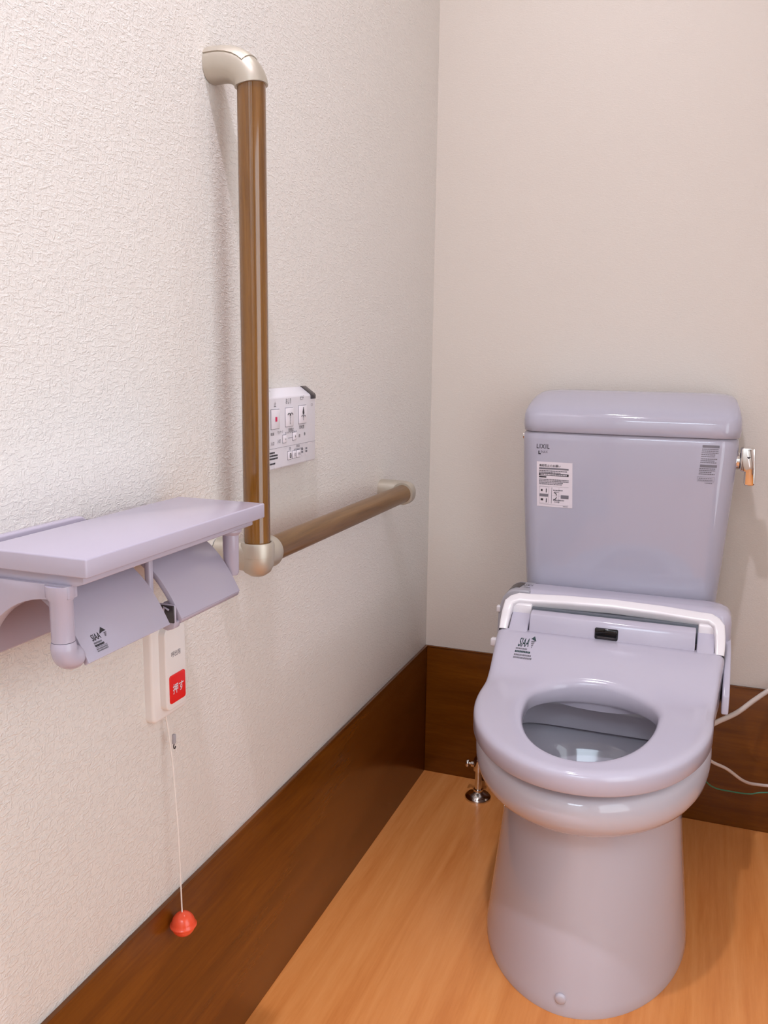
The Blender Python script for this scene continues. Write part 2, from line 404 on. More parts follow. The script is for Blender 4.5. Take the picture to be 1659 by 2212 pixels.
# posts
PX = 0.100
p = Part(); p.lathe([(0.0125, SZ-0.0265), (0.0125, SZ-0.036), (0.0098, SZ-0.040), (0.0096, 0.757)], (PX, -1.3425, 0), 'holder', 32)
path = bend((PX, -1.3425, 0.7565), (PX, -1.3425, 0.7400), (PX, -1.3270, 0.7400), 0.012)
p.tube(path, [0.0099]+[0.0108]*13+[0.0092], 'holder', 28); p.build('post', hold)
p = Part(); p.lathe([(0.0125, SZ-0.0265), (0.0125, SZ-0.034), (0.0092, SZ-0.038), (0.0090, 0.751), (0.0075, 0.748)], (PX-0.005, -1.058, 0), 'holder', 32); p.build('post', hold)
p = Part(); p.box(0.0765, 0.0835, -1.1965, -1.1895, 0.742, SZ-0.025, 'holder', 0.002); p.build('divider', hold)
# curved flap covers
def prof_cover():
    P = [(x+0.0115, z+0.0090) for x, z in ((0.030, 0.7905), (0.046, 0.7850), (0.060, 0.7770), (0.074, 0.7645), (0.086, 0.7490), (0.095, 0.7340), (0.1005, 0.7240))]
    out = []
    for i in range(len(P)-1):
        for k in range(4):
            t = k/4; a = P[max(i-1, 0)]; b = P[i]; c = P[i+1]; d = P[min(i+2, len(P)-1)]
            f = lambda j: 0.5*((2*b[j]) + (-a[j]+c[j])*t + (2*a[j]-5*b[j]+4*c[j]-d[j])*t*t + (-a[j]+3*b[j]-3*c[j]+d[j])*t**3)
            out.append((f(0), f(1)))
    out.append(P[-1]); return out
PC = prof_cover()
def cover(y0, y1):
    n = len(PC); inn = []
    for i in range(n):
        a = V((*PC[max(i-1, 0)], 0)); b = V((*PC[min(i+1, n-1)], 0)); tg = (b-a).normalized(); nr = V((-tg.y, tg.x, 0))
        if nr.y > 0: nr = -nr
        th = 0.0058
        inn.append((PC[i][0]+nr.x*th, PC[i][1]+nr.y*th))
    p = Part(); p.prism(PC+inn[::-1], 'y', y0, y1, 'holder', 0.0007, 2); return p
C1 = (-1.3260, -1.2050); C2 = (-1.1850, -1.0680)
c1 = cover(*C1); tr = c1.bvh()
SL = (V((0.1005, 0, 0.7240))-V((0.086, 0, 0.7490))).normalized()   # down the slope
def cov_pt(y, s): return V((0.0995, y+0.0075, 0.7545))+SL*(0.0025) + SL*s
dn = V((-0.86, 0, -0.51))
c1.text('SIAA', cov_pt(-1.3185, 0.0065), (0, 1, 0), -SL, 'ink', 0.0062, 0.0115, tr, dn, bold=0.01)
a0 = cov_pt(-1.3065, 0.0025)
c1.quadm([a0+V((0, -0.0005, 0)), a0-SL*0.0055+V((0, 0.004, 0)), a0-SL*0.0010+V((0, 0.0085, 0)), a0-SL*0.001+V((0, 0.0045, 0))], 'ink', tr, dn)
for k in range(4):
    b0 = a0+SL*(0.0004+0.0010*k)+V((0, 0.0045, 0)); c1.quadm([b0, b0+V((0, 0.0038-0.0006*k, 0)), b0+V((0, 0.0036-0.0006*k, 0))+SL*0.0005, b0+SL*0.0005], 'ink', tr, dn)
for s_, w_x, h_, m_ in ((0.0078, 0.0110, 0.0016, 'grey'), (0.0102, 0.0130, 0.0018, 'ink'), (0.0126, 0.0150, 0.0005, 'grey'), (0.0138, 0.0150, 0.0012, 'grey'), (0.0156, 0.0150, 0.0012, 'grey')):
    y = -1.3185
    while y < -1.3185+w_x-0.001:
        w = random.uniform(0.0008, 0.0022); o = cov_pt(y, s_)
        c1.quadm([o, o+V((0, w, 0)), o+V((0, w, 0))+SL*h_, o+SL*h_], m_, tr, dn); y += w+0.0003
c1.build('roll_cover', hold)
cover(*C2).build('roll_cover', hold)
# cutter lips under the covers
def cutter(y0, y1):
    p = Part(); n = 46
    q = [(0.1050, 0.7345), (0.1118, 0.7325), (0.1100, 0.7285), (0.1040, 0.7300)]
    p.prism(q, 'y', y0, y1, 'holder', 0.0006, 2)
    for k in range(n):
        y = y0+(y1-y0)*(k+0.5)/n; w = (y1-y0)/n*0.42
        p.add([(0.1040, y-w, 0.7302), (0.1040, y+w, 0.7302), (0.1100, y-w, 0.7287), (0.1100, y+w, 0.7287), (0.1073, y, 0.7265)], [[0, 1, 4], [1, 3, 4], [3, 2, 4], [2, 0, 4]], 'holder')
    return p
cutter(C2[0]+0.001, C2[1]-0.001).build('cutter', hold)
p = Part(); p.tube([(PX-0.006, -1.324, 0.7430), (PX-0.006, -1.207, 0.7430)], 0.0060, 'holder', 20); p.build('spindle', hold)
p = Part(); p.tube([(PX-0.006, -1.184, 0.7430), (PX-0.006, -1.062, 0.7430)], 0.0060, 'holder', 20); p.build('spindle', hold)
# spring clip between the two covers
p = Part(); p.box(0.074, 0.096, -1.187, -1.183, 0.722, 0.742, 'holder', 0.002)
p.box(0.075, 0.0955, -1.1888, -1.1865, 0.7235, 0.7412, 'dark', 0.0006)
zz = [(-1.1892, 0.0905, 0.7370), (-1.1892, 0.0850, 0.7395), (-1.1892, 0.0830, 0.7300), (-1.1892, 0.0780, 0.7290), (-1.1892, 0.0795, 0.7240)]
p.tube([(b, a, c) for a, b, c in zz], 0.0011, 'holder', 10)
p.prism([(0.074, 0.728), (0.096, 0.724), (0.094, 0.717), (0.086, 0.714), (0.078, 0.717)], 'y', -1.187, -1.176, 'holder', 0.0012, 2)
p.v = [v+V((0.0125, -0.0050, 0.0065)) for v in p.v]
p.build('roll_clip', hold)

# ------------------------------------------------------------------ bidet remote panel on the wall
R0, R1 = -0.856, -0.674
rem = thing('bidet_remote', 'white wall remote panel with printed buttons behind the upright grab rail', 'remote control', (0, -0.77, 0.89))
p = Part()
p.prism([(0.0, 0.836), (0.021, 0.836), (0.0225, 0.838), (0.0225, 0.9365), (0.0215, 0.9385), (0.006, 0.9495), (0.0, 0.9495)], 'y', R0, R1, 'remote', 0.0008, 2)
X = 0.0229; RT = (0, 1, 0); UP = (0, 0, 1)
def rt(s, y, z, h, w=None, m='ink', b=0.0): p.text(s, (X, y, z), RT, UP, m, h, w, bold=b, center=True)
rt('止', -0.808, 0.9285, 0.0072, 0.0062); rt('おしり', -0.766, 0.9315, 0.0078, 0.0165); rt('ビデ', -0.7205, 0.9345, 0.0068, 0.0115)
rt('マッサージ', -0.7925, 0.8885, 0.0040, 0.0165, 'ink'); rt('乾燥', -0.8165, 0.8870, 0.0042, 0.0100)
rt('洗浄強さ', -0.758, 0.8895, 0.0055, 0.0165); rt('洗浄位置', -0.7225, 0.8910, 0.0055, 0.0165)
rt('入切', -0.8165, 0.8735, 0.0055, 0.0100, 'grey'); rt('入切', -0.7965, 0.8755, 0.0055, 0.0100, 'grey')
rt('前', -0.7300, 0.8785, 0.0050, 0.0050); rt('後', -0.7120, 0.8800, 0.0050, 0.0050)
for k in range(6): p.quadm([(X, -0.7755+0.0066*k, 0.8845), (X, -0.7738+0.0066*k, 0.8845), (X, -0.7738+0.0066*k, 0.8870), (X, -0.7755+0.0066*k, 0.8870)], 'grey')
p.quadm([(X, -0.7675, 0.8772), (X, -0.7520, 0.8772), (X, -0.7520, 0.8780), (X, -0.7675, 0.8780)], 'grey')
p.quadm([(X, R0+0.002, 0.8660), (X, R1-0.001, 0.8660), (X, R1-0.001, 0.8664), (X, R0+0.002, 0.8664)], 'grey')
rt('節電', -0.7620, 0.8622, 0.0045, 0.0058, 'grey'); rt('便座温度', -0.7350, 0.8635, 0.0040, 0.0110, 'grey')
for k in range(7): p.quadm([(X, -0.7480+0.0045*k, 0.8580), (X, -0.7462+0.0045*k, 0.8580), (X, -0.7462+0.0045*k, 0.8602), (X, -0.7480+0.0045*k, 0.8602)], 'grey')
for y in (-0.7210, -0.7065): 
    for k in range(3): p.quadm([(X, y-0.003, 0.8475+0.0042*k), (X, y+0.003, 0.8475+0.0042*k), (X, y+0.003, 0.8503+0.0042*k), (X, y-0.003, 0.8503+0.0042*k)], 'grey' if k else 'pale')
for k, (w, n_) in enumerate(((0.022, 6), (0.034, 8), (0.034, 8), (0.026, 6))):
    y = -0.836; z = 0.8605-0.0042*k-(0.003 if k == 3 else 0)
    while y < -0.836+w:
        l = random.uniform(0.0016, 0.0042); p.quadm([(X, y, z-0.0012), (X, y+l, z-0.0012), (X, y+l, z+0.0012), (X, y, z+0.0012)], 'ink'); y += l+0.0007
th = [2*math.pi*k/20 for k in range(20)]
p.add([(X, -0.6865+0.0030*math.cos(a), 0.9225+0.0022*math.sin(a)) for a in th]+[(X, -0.6865+0.0024*math.cos(a), 0.9225+0.0017*math.sin(a)) for a in th],
      [[k, (k+1) % 20, 20+(k+1) % 20, 20+k] for k in range(20)], 'grey')
p.build('body', rem)
p = Part(); p.prism([(0.0212, 0.9315), (0.0236, 0.9315), (0.0236, 0.9372), (0.0222, 0.9395), (0.0065, 0.9506), (0.0050, 0.9506), (0.0050, 0.9480), (0.0205, 0.9370)], 'y', R1-0.0165, R1+0.0006, 'dark', 0.0005, 2)
p.build('end_cap', rem, 'dark grey end cap')
def button(yc, zc, w, h, deco=None):
    p = Part(); p.box(0.0215, 0.0245, yc-w/2, yc+w/2, zc-h/2, zc+h/2, 'button', 0.0007, 2)
    # dark seam around the key
    p.box(0.0222, 0.0228, yc-w/2-0.0006, yc+w/2+0.0006, zc-h/2-0.0007, zc+h/2+0.0007, 'grey')
    if deco: deco(p, yc, zc)
    return p.build('button', rem)
XB = 0.0249
def arcs(p, yc, zc, k=1.0, m='ink'):
    for sgn in (-1, 1):
        pts = [(XB, yc+sgn*(0.0042-0.0042*math.cos(a))*k, zc+(0.0040*math.sin(a))*k) for a in [math.pi*i/8 for i in range(8)]]
        p.tube(pts, 0.00055*k, m, 6)
def d_stop(p, yc, zc): p.quadm([(XB, yc-0.0028, zc-0.0032), (XB, yc+0.0028, zc-0.0032), (XB, yc+0.0028, zc+0.0032), (XB, yc-0.0028, zc+0.0032)], 'pink')
def d_rear(p, yc, zc):
    arcs(p, yc, zc+0.0020)
    for k in range(6): p.quadm([(XB, yc-0.0006, zc+0.0010-0.0022*k), (XB, yc+0.0006, zc+0.0010-0.0022*k), (XB, yc+0.0006, zc+0.0024-0.0022*k), (XB, yc-0.0006, zc+0.0024-0.0022*k)], 'ink')
def d_bide(p, yc, zc):
    ring = [(XB, yc+0.0030*math.sin(a)*(1 if math.cos(a) < 0 else 0.72), zc+0.0045+0.0048*math.cos(a)) for a in [2*math.pi*i/16 for i in range(16)]]
    p.add(ring, [list(range(16))], 'ink'); arcs(p, yc, zc-0.0045, 0.85, 'grey')
    p.quadm([(XB, yc-0.0012, zc+0.0088), (XB, yc+0.0012, zc+0.0088), (XB, yc+0.0009, zc+0.0110), (XB, yc-0.0009, zc+0.0110)], 'ink')
    p.quadm([(XB, yc-0.0005, zc-0.0085), (XB, yc+0.0005, zc-0.0085), (XB, yc+0.0005, zc-0.0005), (XB, yc-0.0005, zc-0.0005)], 'grey')
button(-0.8080, 0.9075, 0.025, 0.0270, d_stop); button(-0.7640, 0.9080, 0.0245, 0.0265, d_rear); button(-0.7200, 0.9095, 0.0250, 0.0265, d_bide)
button(-0.7795, 0.8775, 0.0105, 0.0110, lambda p, y, z: p.text('-', (XB, y, z), RT, UP, 'ink', 0.0007, 0.0035, center=True))
button(-0.7475, 0.8790, 0.0105, 0.0110, lambda p, y, z: p.text('+', (XB, y, z), RT, UP, 'ink', 0.0034, 0.0034, center=True))
button(-0.7640, 0.8520, 0.0105, 0.0115, lambda p, y, z: p.tube([(XB, y+0.0018*math.sin(a), z+0.0034*math.cos(a)) for a in [2*math.pi*i/14 for i in range(15)]], 0.0004, 'ink', 6))
button(-0.7490, 0.8520, 0.0105, 0.0105, lambda p, y, z: p.text('切', (XB, y, z), RT, UP, 'grey', 0.0045, 0.0055, center=True))
button(-0.7350, 0.8520, 0.0105, 0.0105, lambda p, y, z: p.text('便座', (XB, y, z), RT, UP, 'grey', 0.0045, 0.0075, center=True))

# ------------------------------------------------------------------ emergency call switch and its pull cord
sw = thing('call_switch', 'white emergency call plate with a red push button below the paper holder', 'call button', (0, -1.063, 0.63))
def rplate(y0, y1, z0, z1, x0, x1, r, ed, m):
    """rounded-corner plate lying on the left wall with a soft front edge"""
    def ring(x, d):
        q = []
        for cy, cz, a0 in ((y1-r, z1-r, 0), (y0+r, z1-r, 90), (y0+r, z0+r, 180), (y1-r, z0+r, 270)):
            for k in range(9):
                a = math.radians(a0+90*k/8); q.append(V((x, cy+(r-d)*math.cos(a), cz+(r-d)*math.sin(a))))
        return q
    rings = [ring(x0, 0)] + [ring(x1-ed+ed*math.sin(math.radians(a)), ed*(1-math.cos(math.radians(a)))) for a in (0, 22, 45, 68, 90)]
    p = Part(); p.loft(rings, m); return p
rplate(-1.0985, -1.0275, 0.5655, 0.690, 0.0, 0.0115, 0.008, 0.004, 'switch').build('back_plate', sw)
f_ = rplate(-1.0845, -1.0425, 0.5775, 0.680, 0.0115, 0.0205, 0.009, 0.0015, 'switch')
f_.text('呼出用', (0.0208, -1.0635, 0.6455), RT, UP, 'grey', 0.0070, 0.0185, center=True)
f_.build('front_plate', sw)
b_ = rplate(-1.0785, -1.0465, 0.5855, 0.6205, 0.0205, 0.0220, 0.0035, 0.0008, 'red')
b_.text('押す', (0.0223, -1.0625, 0.6030), RT, UP, 'pale', 0.0125, 0.0225, center=True, bold=0.012)
b_.build('push_button', sw, 'red push button')
cord = thing('pull_cord', 'thin white pull cord with an orange-red ball hanging below the call plate', 'pull cord', (0.02, -1.068, 0.29))
Part().tube([(0.0085, -1.0705, 0.568), (0.0120, -1.0705, 0.545), (0.0160, -1.0695, 0.50), (0.0200, -1.0690, 0.42), (0.0212, -1.0685, 0.34), (0.0215, -1.068, 0.300)], 0.0009, 'string', 10).build('string', cord)
p = Part(); p.box(0.0150, 0.0185, -1.0690, -1.0650, 0.5310, 0.5430, 'silver', 0.0005, 2)
p.tube([(0.017, -1.0665+0.0020*math.cos(a), 0.5275+0.0032*math.sin(a)) for a in [math.radians(80+270*i/10) for i in range(11)]], 0.0007, 'dark', 8)
p.build('clip', cord, 'small grey metal clip')
p = Part()
prof = [(0.0005, 0.0165)] + [(0.0150*math.sin(math.radians(a)), 0.0165*math.cos(math.radians(a))) for a in range(12, 84, 9)]
prof += [(0.0155, 0.0010), (0.0166, 0.0000), (0.0166, -0.0012), (0.0155, -0.0022)]
prof += [(0.0150*math.sin(math.radians(a)), 0.0150*math.cos(math.radians(a))) for a in range(100, 170, 9)] + [(0.0005, -0.0150)]
p.lathe(prof, (0.0228, -1.068, 0.2905), 'orange', 40); p.build('ball', cord, 'orange-red plastic ball')

# ------------------------------------------------------------------ the toilet
XC = 0.449
toi = thing('toilet', 'lilac-grey toilet with cistern and bidet seat standing in the back corner', 'toilet', (XC, -0.35, 0))
NT = 128
def outline(a, yf, yb, yc, z, n=2.0, nb=4.0, ab=None, xc=XC):
    """egg ring: elliptical front to yf, squarer back to yb; ab = half width at the back"""
    r = []
    for k in range(NT):
        t = 2*math.pi*k/NT; c, s = math.cos(t), math.sin(t)
        if s >= 0:
            x = a*math.copysign(abs(c)**(2/n), c); y = yc-(yc-yf)*abs(s)**(2/n)
        else:
            x = a*math.copysign(abs(c)**(2/nb), c); q = abs(s)**(2/nb); y = yc+(yb-yc)*q
            if ab: x *= 1+(ab/a-1)*sstep(0, 1, q)
        r.append(V((xc+x, y, z)))
    return r
bowl = Part()
rings = []
for z, a, yf in ((0.0, 0.1715, -0.699), (0.004, 0.1725, -0.700), (0.02, 0.1712, -0.698), (0.07, 0.1655, -0.692), (0.13, 0.1590, -0.684), (0.19, 0.1530, -0.675), (0.25, 0.1475, -0.665), (0.295, 0.1445, -0.657), (0.304, 0.1442, -0.656), (0.3085, 0.1465, -0.660)):
    rings.append(outline(a, yf, -0.13, -0.445, z, 1.93, 3.2, a*0.93, XC+0.003))
for z, a, yf in ((0.3105, 0.1530, -0.672), (0.3125, 0.1640, -0.697), (0.3165, 0.1740, -0.718), (0.3240, 0.1820, -0.735), (0.3350, 0.1875, -0.748), (0.3480, 0.1903, -0.756), (0.3620, 0.1912, -0.759), (0.3740, 0.1905, -0.758), (0.3830, 0.1875, -0.754), (0.3885, 0.1825, -0.747), (0.3910, 0.1760, -0.739), (0.3915, 0.1700, -0.732)):
    rings.append(outline(a, yf, -0.02 if z > 0.33 else -0.06, -0.470, z, 1.98, 4.0, 0.165))
ib = lambda a, yf, yb, z, nb=2.6: outline(a, yf, yb, -0.50, z, 2.0, nb)
rings += [ib(0.160, -0.716, -0.335, 0.3912, 5), ib(0.155, -0.710, -0.342, 0.3895, 6), ib(0.151, -0.706, -0.350, 0.3840, 6), ib(0.150, -0.702, -0.356, 0.345, 7), ib(0.151, -0.700, -0.358, 0.326, 7),
          ib(0.153, -0.700, -0.356, 0.3215, 7), ib(0.160, -0.706, -0.345, 0.324, 7), ib(0.167, -0.712, -0.330, 0.333, 7), ib(0.169, -0.712, -0.326, 0.328, 7), ib(0.163, -0.698, -0.332, 0.319, 6),
          ib(0.146, -0.668, -0.342, 0.3145, 4), ib(0.132, -0.640, -0.352, 0.307), ib(0.122, -0.622, -0.365, 0.285), ib(0.108, -0.602, -0.385, 0.250), ib(0.090, -0.585, -0.405, 0.218), ib(0.070, -0.57, -0.430, 0.185), ib(0.050, -0.55, -0.450, 0.150)]
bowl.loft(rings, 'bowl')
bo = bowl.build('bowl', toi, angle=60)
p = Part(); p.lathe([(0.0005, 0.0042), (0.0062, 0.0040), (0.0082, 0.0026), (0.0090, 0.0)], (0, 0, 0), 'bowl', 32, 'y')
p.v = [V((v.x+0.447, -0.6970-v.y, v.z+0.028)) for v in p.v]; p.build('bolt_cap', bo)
Part().loft([ib(0.1070, -0.601, -0.386, 0.248)], 'water', False, True).build('water', bo)

# cistern
tank = Part(); rings = []
for z, x0, x1, yf, rf in ((0.394, 0.2720, 0.6230, -0.150, 0.030), (0.400, 0.2701, 0.6249, -0.153, 0.034), (0.46, 0.2668, 0.6297, -0.166, 0.036), (0.53, 0.2633, 0.6342, -0.174, 0.036), (0.62, 0.2579, 0.6401, -0.182, 0.036), (0.72, 0.2527, 0.6463, -0.1885, 0.036),
                          (0.80, 0.2493, 0.6507, -0.1920, 0.036), (0.838, 0.2480, 0.6522, -0.1935, 0.036), (0.850, 0.2487, 0.6515, -0.1930, 0.036), (0.8545, 0.2515, 0.6485, -0.1900, 0.034)):
    rings.append(rrect(x0, x1, yf, -0.015, z, rf, 0.02, 8, 0.004))
tank.loft(rings, 'ceramic'); tr = tank.bvh(); dy = (0, 1, 0)
RTX = (1, 0, 0)
tank.text('LIXIL', (0.2808, -0.2, 0.8225), RTX, UP, 'ink', 0.0088, 0.0255, tr, dy, bold=0.012, space=1.25)
tank.text('L', (0.2845, -0.2, 0.8110), RTX, UP, 'ink', 0.0070, 0.0050, tr, dy, bold=0.05)
tank.text('INAX', (0.2892, -0.2, 0.8135), RTX, UP, 'grey', 0.0052, 0.0140, tr, dy)
# printed caution block, upper right
def dashes(part, x0, z0, w, h, m, tree, d, axis='x', lo=0.0012, hi=0.0034, gap=0.0006, y=-0.2):
    x = x0
    while x < x0+w-0.0005:
        l = min(random.uniform(lo, hi), x0+w-x)
        part.quadm([(x, y, z0), (x+l, y, z0), (x+l, y, z0+h), (x, y, z0+h)], m, tree, d); x += l+gap
sl = -0.0022  # the block leans with the tapering side
def cau(z, h, w, m, solid=False, x=0.5885):
    if solid: tank.quadm([(x, -0.2, z), (x+w, -0.2, z), (x+w, -0.2, z+h), (x, -0.2, z+h)], m, tr, dy)
    else: dashes(tank, x, z, w, h, m, tr, dy)
cau(0.8385, 0.0048, 0.0295, 'grey', True)
for k in range(8): cau(0.8350-0.0034*k-(0.0012 if k > 4 else 0), 0.0016, random.choice((0.029, 0.0285, 0.024)), 'grey', x=0.5882-0.0002*k)
cau(0.8020, 0.0048, 0.0295, 'grey', True, 0.5865)
for k in range(4): cau(0.7985-0.0034*k, 0.0016, random.choice((0.029, 0.028, 0.022)), 'grey', x=0.586-0.0002*k)
for q in ((0.5835, 0.0296, 0.7838, 0.0004), (0.5835, 0.0296, 0.7750, 0.0004)): tank.quadm([(q[0], -0.2, q[2]), (q[0]+q[1], -0.2, q[2]), (q[0]+q[1], -0.2, q[2]+q[3]), (q[0], -0.2, q[2]+q[3])], 'grey', tr, dy)
for q in (0.5835, 0.6127): tank.quadm([(q, -0.2, 0.7750), (q+0.0004, -0.2, 0.7750), (q+0.0004, -0.2, 0.7842), (q, -0.2, 0.7842)], 'grey', tr, dy)
cau(0.7802, 0.0014, 0.024, 'grey', x=0.586); cau(0.7768, 0.0014, 0.026, 'grey', x=0.585); cau(0.7715, 0.0012, 0.014, 'grey', x=0.597)
tk = tank.build('tank', toi, angle=50)
# notice sticker
stx0, stx1, stz0, stz1 = 0.2820, 0.3525, 0.7065, 0.7965
st = Part(); nx = 6; vv = []
for j in range(7):
    for i in range(nx+1): vv.append(drop(tr, V((stx0+(stx1-stx0)*i/nx + 0.0035*(1-j/6), -0.25, stz0+(stz1-stz0)*j/6)), dy, 0.0005))
st.add(vv, [[j*(nx+1)+i, j*(nx+1)+i+1, (j+1)*(nx+1)+i+1, (j+1)*(nx+1)+i] for j in range(6) for i in range(nx)], 'paper')
ts = st.bvh()
def sx(z, u): return stx0+0.0035*(1-(z-stz0)/(stz1-stz0)) + u
def sline(z, u, w, h, m, solid=False):
    x = sx(z, u)
    if solid: st.quadm([(x, -0.25, z), (x+w, -0.25, z), (x+w, -0.25, z+h), (x, -0.25, z+h)], m, ts, dy)
    else: dashes(st, x, z, w, h, m, ts, dy, y=-0.25)
st.text('凍結防止のお願い', (sx(0.788, 0.0045), -0.25, 0.7865), RTX, UP, 'ink', 0.0052, 0.0430, ts, dy, bold=0.008)
sline(0.7815, 0.0045, 0.0585, 0.0034, 'grey', True); sline(0.7775, 0.0045, 0.056, 0.0022, 'grey'); sline(0.7742, 0.0045, 0.043, 0.0020, 'grey')
sline(0.7690, 0.0045, 0.0585, 0.0046, 'ink', True)
x = sx(0.770, 0.0075)
while x < sx(0.770, 0.060):
    l = random.uniform(0.001, 0.0028); st.quadm([(x, -0.25, 0.7702), (x+l, -0.25, 0.7702), (x+l, -0.25, 0.7724), (x, -0.25, 0.7724)], 'pale', ts, dy, 0.0009); x += l+0.0008
sline(0.7648, 0.0045, 0.0145, 0.0028, 'ink', True)
for k, w in enumerate((0.0585, 0.0585, 0.048, 0.045)): sline(0.7603-0.0031*k, 0.0045, w, 0.0020, 'grey')
sline(0.7474, 0.0045, 0.0585, 0.0003, 'grey', True)
# little drawing: two framed panels, a curved pipe mark and captions
for u, w, z, h in ((0.0045, 0.0185, 0.7461, 0.0003), (0.0045, 0.0185, 0.7130, 0.0003), (0.0045, 0.0003, 0.7130, 0.0334), (0.0227, 0.0003, 0.7130, 0.0334), (0.0285, 0.0008, 0.7135, 0.0325), (0.0430, 0.0003, 0.7135, 0.0325), (0.0300, 0.0225, 0.7292, 0.0003)):
    sline(z, u, w, h, 'grey', True)
sline(0.7265, 0.0050, 0.0175, 0.0058, 'grey', True); sline(0.7245, 0.0475, 0.0155, 0.0072, 'grey', True)
for u, w, z, h in ((0.0080, 0.0035, 0.7372, 0.0040), (0.0075, 0.0050, 0.7185, 0.0040), (0.0180, 0.0016, 0.7350, 0.0080), (0.0180, 0.0016, 0.7150, 0.0080)): sline(z, u, w, h, 'ink', True)
sline(0.7395, 0.0325, 0.0190, 0.0022, 'grey'); sline(0.7362, 0.0350, 0.0090, 0.0018, 'grey'); sline(0.7195, 0.0325, 0.0220, 0.0022, 'grey'); sline(0.7162, 0.0350, 0.0100, 0.0018, 'grey')
for sg in (1, -1):
    q = [drop(ts, V((0.3195+0.0045*math.cos(a), -0.25, 0.7290+sg*0.0012+sg*0.0055*math.sin(a))), dy, 0.0007) for a in [math.radians(5+100*i/8) for i in range(9)]]
    st.tube(q, 0.0007, 'ink', 6)
sline(0.7108, 0.0045, 0.0585, 0.0003, 'grey', True); sline(0.7082, 0.0520, 0.0090, 0.0014, 'grey')
st.build('notice_sticker', tk, 'white printed notice sticker', recalc=False)

lid = Part(); rings = []
for z, ins, fi in ((0.8555, 0.002, 0.002), (0.8575, 0.0, 0.0), (0.872, -0.0015, -0.001), (0.887, -0.001, 0.001), (0.896, 0.0005, 0.007), (0.906, 0.003, 0.022), (0.915, 0.006, 0.044), (0.923, 0.010, 0.066), (0.929, 0.016, 0.086), (0.9325, 0.026, 0.102), (0.9345, 0.045, 0.116)):
    rings.append(rrect(0.2500+ins, 0.6535-ins, -0.1965+fi, -0.012-ins*0.35, z, 0.034 if ins < 0.02 else 0.03, 0.014, 8, 0.005))
lid.loft(rings, 'ceramic'); lid.build('tank_lid', toi, angle=60)
# chrome flush lever and small chrome cap
p = Part()
p.lathe([(0.0005, 0.6455), (0.0165, 0.6455), (0.0165, 0.655), (0.013, 0.6575), (0.0005, 0.6575)], (0, -0.148, 0.812), 'chrome', 32, 'x')
p.prism([(0.6560, 0.8360), (0.6600, 0.8390), (0.6785, 0.8390), (0.6815, 0.8360), (0.6820, 0.8150), (0.6835, 0.7990), (0.6850, 0.7720), (0.6815, 0.7680), (0.6670, 0.7680), (0.6655, 0.7720), (0.6655, 0.7930), (0.6570, 0.7960)], 'y', -0.165, -0.131, 'chrome', 0.0022, 3)
p.text('小', (0.6705, -0.1653, 0.8345), RTX, UP, 'ink', 0.0038, 0.0060, center=True)
p.quadm([(0.6670, -0.1653, 0.8220), (0.6740, -0.1653, 0.8220), (0.6705, -0.1653, 0.8180)], 'ink')
p.build('flush_lever', toi, 'chrome flush lever')
p = Part(); p.lathe([(0.0005, 0.2405), (0.0062, 0.2405), (0.0072, 0.2417), (0.0072, 0.2520), (0.0005, 0.2520)], (0, -0.130, 0.8415), 'chrome', 28, 'x'); p.build('side_cap', tk, 'small chrome cap')

# bidet unit behind the seat
un = Part(); rings = []
for z, ins in ((0.394, 0.004), (0.400, 0.0), (0.520, 0.0), (0.534, 0.002), (0.542, 0.008), (0.5465, 0.018), (0.548, 0.032)):
    rings.append(rrect(0.2500+ins, 0.6630-ins, -0.258+ins*0.6, -0.182-ins*0.4, z, 0.02, 0.022, 8, -0.002))
un.loft(rings, 'plastic')
un.prism([(-0.380, 0.398), (-0.19, 0.398), (-0.19, 0.50), (-0.285, 0.485), (-0.330, 0.462), (-0.372, 0.430)], 'x', 0.6520, 0.6640, 'plastic', 0.003, 3)
uo = un.build('bidet_unit', toi, angle=45)
# side control panel on the left
cp = Part()
cp.prism([(0.2270, 0.400), (0.2300, 0.505), (0.2380, 0.530), (0.2480, 0.5425), (0.2600, 0.5475), (0.2920, 0.5480), (0.2920, 0.400)], 'y', -0.2565, -0.186, 'silver', 0.004, 3)
tc = cp.bvh()
cp.text('LIXIL', (0.2710, -0.2195, 0.60), RTX, (0, 1, 0), 'ink', 0.0105, 0.0205, tc, (0, 0, -1), bold=0.012, space=1.25)
cp.text('INAX', (0.2745, -0.2335, 0.60), RTX, (0, 1, 0), 'ink', 0.0060, 0.0125, tc, (0, 0, -1))
cpo = cp.build('control_panel', uo, 'silver grey side control panel')
p = Part()
for (x0, x1) in ((0.2385, 0.2480), (0.2480, 0.2690)):
    pass
q = []
for j in range(5):
    for i in range(9):
        x = 0.2392+0.0285*i/8 + 0.001*j; y = -0.238+0.040*j/4
        q.append(drop(tc, V((x, y, 0.62)), (0, 0, -1), 0.0006))
cp2 = Part(); cp2.add(q, [[j*9+i, j*9+i+1, (j+1)*9+i+1, (j+1)*9+i] for j in range(4) for i in range(8)], 'dark'); cp2.build('display_window', uo, 'dark grey display window', recalc=False)
p = Part(); p.box(0.2262, 0.2345, -0.2585, -0.246, 0.498, 0.511, 'white', 0.002, 3); p.build('side_button', uo)
p = Part(); p.box(0.2325, 0.2480, -0.330, -0.316, 0.450, 0.466, 'white', 0.003, 3); p.build('hinge_cap', uo)
